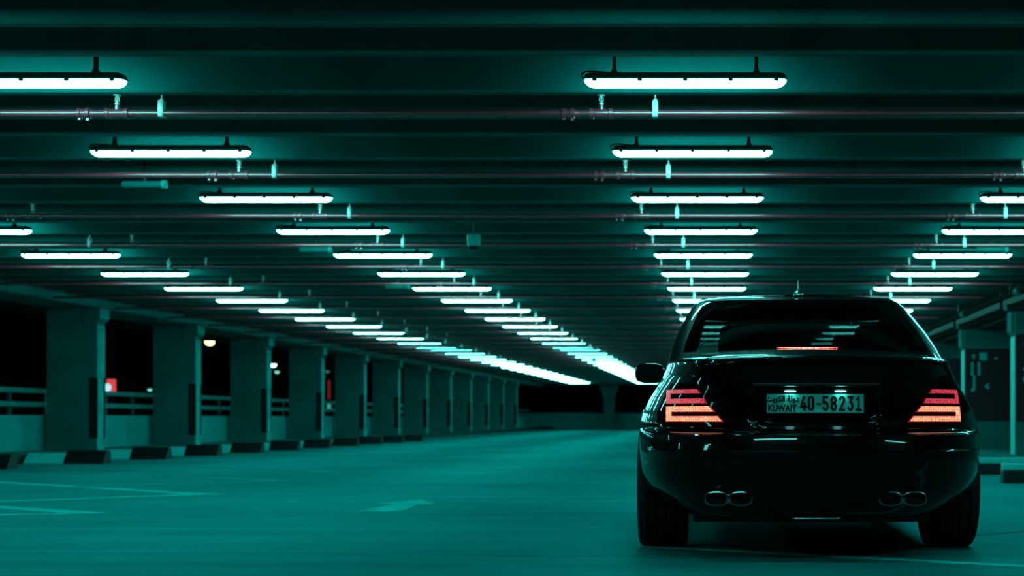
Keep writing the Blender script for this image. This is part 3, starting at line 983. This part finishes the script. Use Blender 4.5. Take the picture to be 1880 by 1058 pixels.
GL = {
    '0': [arc(w2, GH_ - w2, w2, w2, 0, 180) + arc(w2, w2, w2, w2, 180, 360) + [(GW_, GH_ - w2)]],
    '8': [arc(w2, .0475, w2 * .92, .0150, -90, 270, 20), arc(w2, .0160, w2, .0165, -90, 270, 20)],
    '4': [[(GW_ * .62, GH_), (0, .0150), (GW_ * 1.12, .0150)], [(GW_ * .78, .030), (GW_ * .78, 0)]],
    '5': [[(GW_ * .95, GH_), (.002, GH_), (.001, .036)] + arc(w2, .0185, w2, .0185, 130, -150, 16)],
    '2': [arc(w2, GH_ - .0125, w2, .0125, 170, -10, 12) + [(GW_ * .85, .038), (0, 0), (GW_, 0)]],
    '3': [[(.001, GH_), (GW_ * .95, GH_), (w2 * .9, .038)] + arc(w2, .0180, w2, .0180, 80, -150, 14)],
    '1': [[(.001, .050), (w2 * 1.1, GH_), (w2 * 1.1, 0)], [(0, 0), (GW_ * 1.05, 0)]],
    '-': [[(0, .0285), (.014, .0285)]],
}
def ribbon(mb, pts, wd, y0, y1, ox, oz):
    n = len(pts); L_, R_ = [], []
    P = [Vector(p) for p in pts]
    closed = (P[0] - P[-1]).length < 1e-5
    for i in range(n):
        d0 = (P[i] - P[i - 1]).normalized() if i else ((P[0] - P[-2]).normalized() if closed else None)
        d1 = (P[i + 1] - P[i]).normalized() if i < n - 1 else ((P[1] - P[0]).normalized() if closed else None)
        d0 = d0 or d1; d1 = d1 or d0
        n0, n1 = Vector((-d0.y, d0.x)), Vector((-d1.y, d1.x))
        m_ = (n0 + n1); m_ = m_.normalized() if m_.length > 1e-6 else n0
        k_ = min(1.6, 1 / max(.3, m_.dot(n0)))
        e = Vector((0, 0))
        if not closed and i == 0: e = -d1 * wd / 2 * .85
        if not closed and i == n - 1: e = d0 * wd / 2 * .85
        L_.append(P[i] + m_ * wd / 2 * k_ + e); R_.append(P[i] - m_ * wd / 2 * k_ + e)
    for i in range(n - 1):
        q = [L_[i], L_[i + 1], R_[i + 1], R_[i]]
        mb.prism([(ox + a.x, oz + a.y) for a in q], 'y', y0, y1)
mb = MB()
u0 = PXc - .242
for ch, px in (('4', 690), ('0', 817), ('-', 955), ('5', 1052), ('8', 1187), ('2', 1322), ('3', 1457), ('1', 1592)):
    ox = u0 + (px - 130) * .484 / 1585
    for pts in GL[ch]: ribbon(mb, pts, .0112 if ch != '-' else .009, py - .002, py + .001, ox, PZc - GH_ / 2)
mb.build('plate_numbers', M['plate_ink'], pl)
flat_text('KUWAIT', .046, M['plate_ink'], 'country_name', (PXc - .165, py - .0015, PZc - .025), pl, .0012, .79, .0014)
flat_text('\ufe96\ufef3\ufeee\ufedc\ufedf\ufe8d \ufe94\ufedf\ufeed\ufea9', .040, M['plate_ink'], 'arabic_name', (PXc - .165, py - .0015, PZc + .022), pl, .0012, .86, .0012)
for x in (-.128, .122):
    h = MB().box(x - .045, x + .045, py - .005, py + .03, .8495, .862, .004).build('plate_lamp', M['car_trim'], car)
    MB().lathe([(.028, 0), (.028, -.003), (.02, -.006)], 'z', (x, py + .006, .8495), 12).build('lamp_lens', M['plate_lamp'], h)
MB().box(-.315, .315, surf_y(.1, .885) - .014, surf_y(.1, .885) + .03, .872, .888, .005).build('handle_bar', M['car_trim'], car)
# third brake light behind the glass
mb = MB()
for sgn in (1,):
    pts = []
    n = 24
    for i in range(n + 1):
        x = -.165 + .33 * i / n
        pts.append((x, GYR(1.088) + .02 + .25 * x * x))
    mb.prism([(x, y) for x, y in pts] + [(x, y + .03) for x, y in pts[::-1]], 'z', 1.082, 1.101)
mb.build('stop_light_strip', M['led_stop'], car)

# exhaust tips
def oval(cx, cz, a, b, n=28, p=2.6):
    return [(cx + a * math.copysign(abs(math.cos(t)) ** (2 / p), math.cos(t)), cz + b * math.copysign(abs(math.sin(t)) ** (2 / p), math.sin(t))) for t in [2 * PI * i / n for i in range(n)]]
for s in (1, -1):
    xc = s * .428 - .008
    mb = MB()
    for q in (-1, 1):
        o = oval(xc + q * .060, .318, .058, .036); i_ = oval(xc + q * .060, .318, .0525, .0305)
        n = len(o)
        vs = [(x, .070, z) for x, z in o] + [(x, .068, z) for x, z in i_] + [(x, .12, z) for x, z in i_] + [(x, .12, z) for x, z in o]
        mb.add(vs, [(r * n + k, r * n + (k + 1) % n, ((r + 1) % 4) * n + (k + 1) % n, ((r + 1) % 4) * n + k) for r in range(4) for k in range(n)])
    mb.box(xc - .012, xc + .012, .074, .12, .296, .340, .004)
    ex = mb.build('exhaust_tip', M['exhaust'], car, smooth=40)
    mb = MB()
    for q in (-1, 1):
        mb.prism(oval(xc + q * .060, .318, .0522, .0302), 'y', .098, .116)
    mb.build('pipe_inside', M['pipe_plug'], ex)  # near-black plugs closing the two bores
# bumper details: lower valance, tow cover line, reflector strips
MB().tube([(-.12, .115, .222), (-.11, .11, .218), (.10, .11, .218), (.115, .115, .224)], .006, 8).build('tow_loop', M['exhaust'], car)

# roof aerial
t = MB().lathe([(.030, -.012), (.030, -.002), (.024, .008), (.012, .016), (.007, .028), (.0055, .05), (.002, .085)], 'z', (0, 0, 0), 14)
t.build('aerial', M['exhaust'], car, (0, 1.93, 1.452 + .025), 50)

# mirrors
for s in (-1, 1):
    mb = MB()
    P = []
    n = 14
    for (d, sc_) in ((0, .92), (.02, 1.0), (.07, .98), (.12, .80), (.15, .45)):
        P.append([(x * sc_, d, z * sc_) for x, z in oval(0, 0, .105, .070, n, 3.2)])
    vs = [p for R in P for p in R]
    mb.add(vs, [(r * n + k, r * n + (k + 1) % n, (r + 1) * n + (k + 1) % n, (r + 1) * n + k) for r in range(4) for k in range(n)] + [tuple(range(n))[::-1], tuple(4 * n + k for k in range(n))])
    mb.tube([(-s * .08, .06, -.045), (-s * .16, .08, -.06), (-s * .24, .09, -.07)], [.025, .02, .03], 8)
    mo = mb.build('side_mirror', M['car_paint'], car, (s * .965, 3.12, 1.025), 50)
    MB().prism(oval(0, 0, .088, .055, 20, 3.2), 'y', -.004, .002).build('mirror_glass', M['dome'], mo)

# wheels
def wheel(x, y, s):
    rim = MB()
    rim.lathe([(.245, -.10), (.255, -.10), (.250, -.08), (.235, -.06), (.232, .09), (.250, .105), (.256, .12), (.248, .122), (.236, .108), (.226, .09), (.226, -.05)], 'x', n=36, closed=True)
    rim.lathe([(.02, .10), (.065, .10), (.07, .085), (.06, .04), (.02, .04)], 'x', n=20)
    for k in range(10):
        a = 2 * PI * k / 10
        c_, s_ = math.cos(a), math.sin(a)
        w0 = .018
        vs = []
        for (r, h, ww) in ((.05, .095, .022), (.235, .105, .015)):
            for hh in (h, h - .03):
                for q in (-1, 1):
                    vs.append((hh, r * c_ - q * ww * s_, r * s_ + q * ww * c_))
        rim.add(vs, [(0, 1, 5, 4), (2, 6, 7, 3), (0, 4, 6, 2), (1, 3, 7, 5), (0, 2, 3, 1), (4, 5, 7, 6)])
    if s < 0: rim.v = [(-a, b, c) for a, b, c in rim.v]
    w_ = rim.build('wheel', M['alloy'], car, (x, y, .338), 40)
    prof = [(.245, -.118), (.285, -.132), (.315, -.134), (.330, -.126), (.3365, -.112)]
    for g in (-.075, -.025, .025, .075):
        prof += [(.338, g - .009), (.329, g - .007), (.329, g + .007), (.338, g + .009)]
    prof += [(.3365, .112), (.330, .126), (.315, .134), (.285, .132), (.245, .118)]
    MB().lathe(prof, 'x', n=56, closed=True).build('tyre', M['tyre'], w_, smooth=25)
for y in (1.12, 4.155):
    for s in (-1, 1): wheel(s * .792, y, s)
# underbody, axle
MB().box(-.62, .62, .55, 4.7, .17, .24, .01).build('underbody', M['car_trim'], car)
MB().tube([(-.66, 1.12, .33), (.66, 1.12, .33)], .04, 10).build('rear_axle', M['car_trim'], car)

# cabin: shelf, seats
MB().box(-.70, .70, .95, 1.35, 1.00, 1.03, .01).build('parcel_shelf', M['car_trim'], car)
def seat(x0, x1, y, name, heads):
    mb = MB()
    mb.box(x0, x1, y, y + .16, .55, 1.06, .05)
    st = mb.build(name, M['seat'], car, smooth=40)
    for hx in heads:
        h = MB().box(hx - .12, hx + .12, y - .0, y + .10, 1.09, 1.25, .04).tube([(hx - .05, y + .05, 1.06), (hx - .05, y + .05, 1.14)], .008, 6).tube([(hx + .05, y + .05, 1.06), (hx + .05, y + .05, 1.14)], .008, 6)
        h.build('headrest', M['seat'], st, smooth=40)
seat(-.66, .66, 1.35, 'rear_seat', (-.36, .42))
seat(-.62, -.12, 2.45, 'front_seat', (-.37,))
seat(.12, .62, 2.45, 'front_seat', (.37,))
MB().box(-.70, .70, 3.15, 3.7, .75, .99, .05).build('dashboard', M['car_trim'], car)
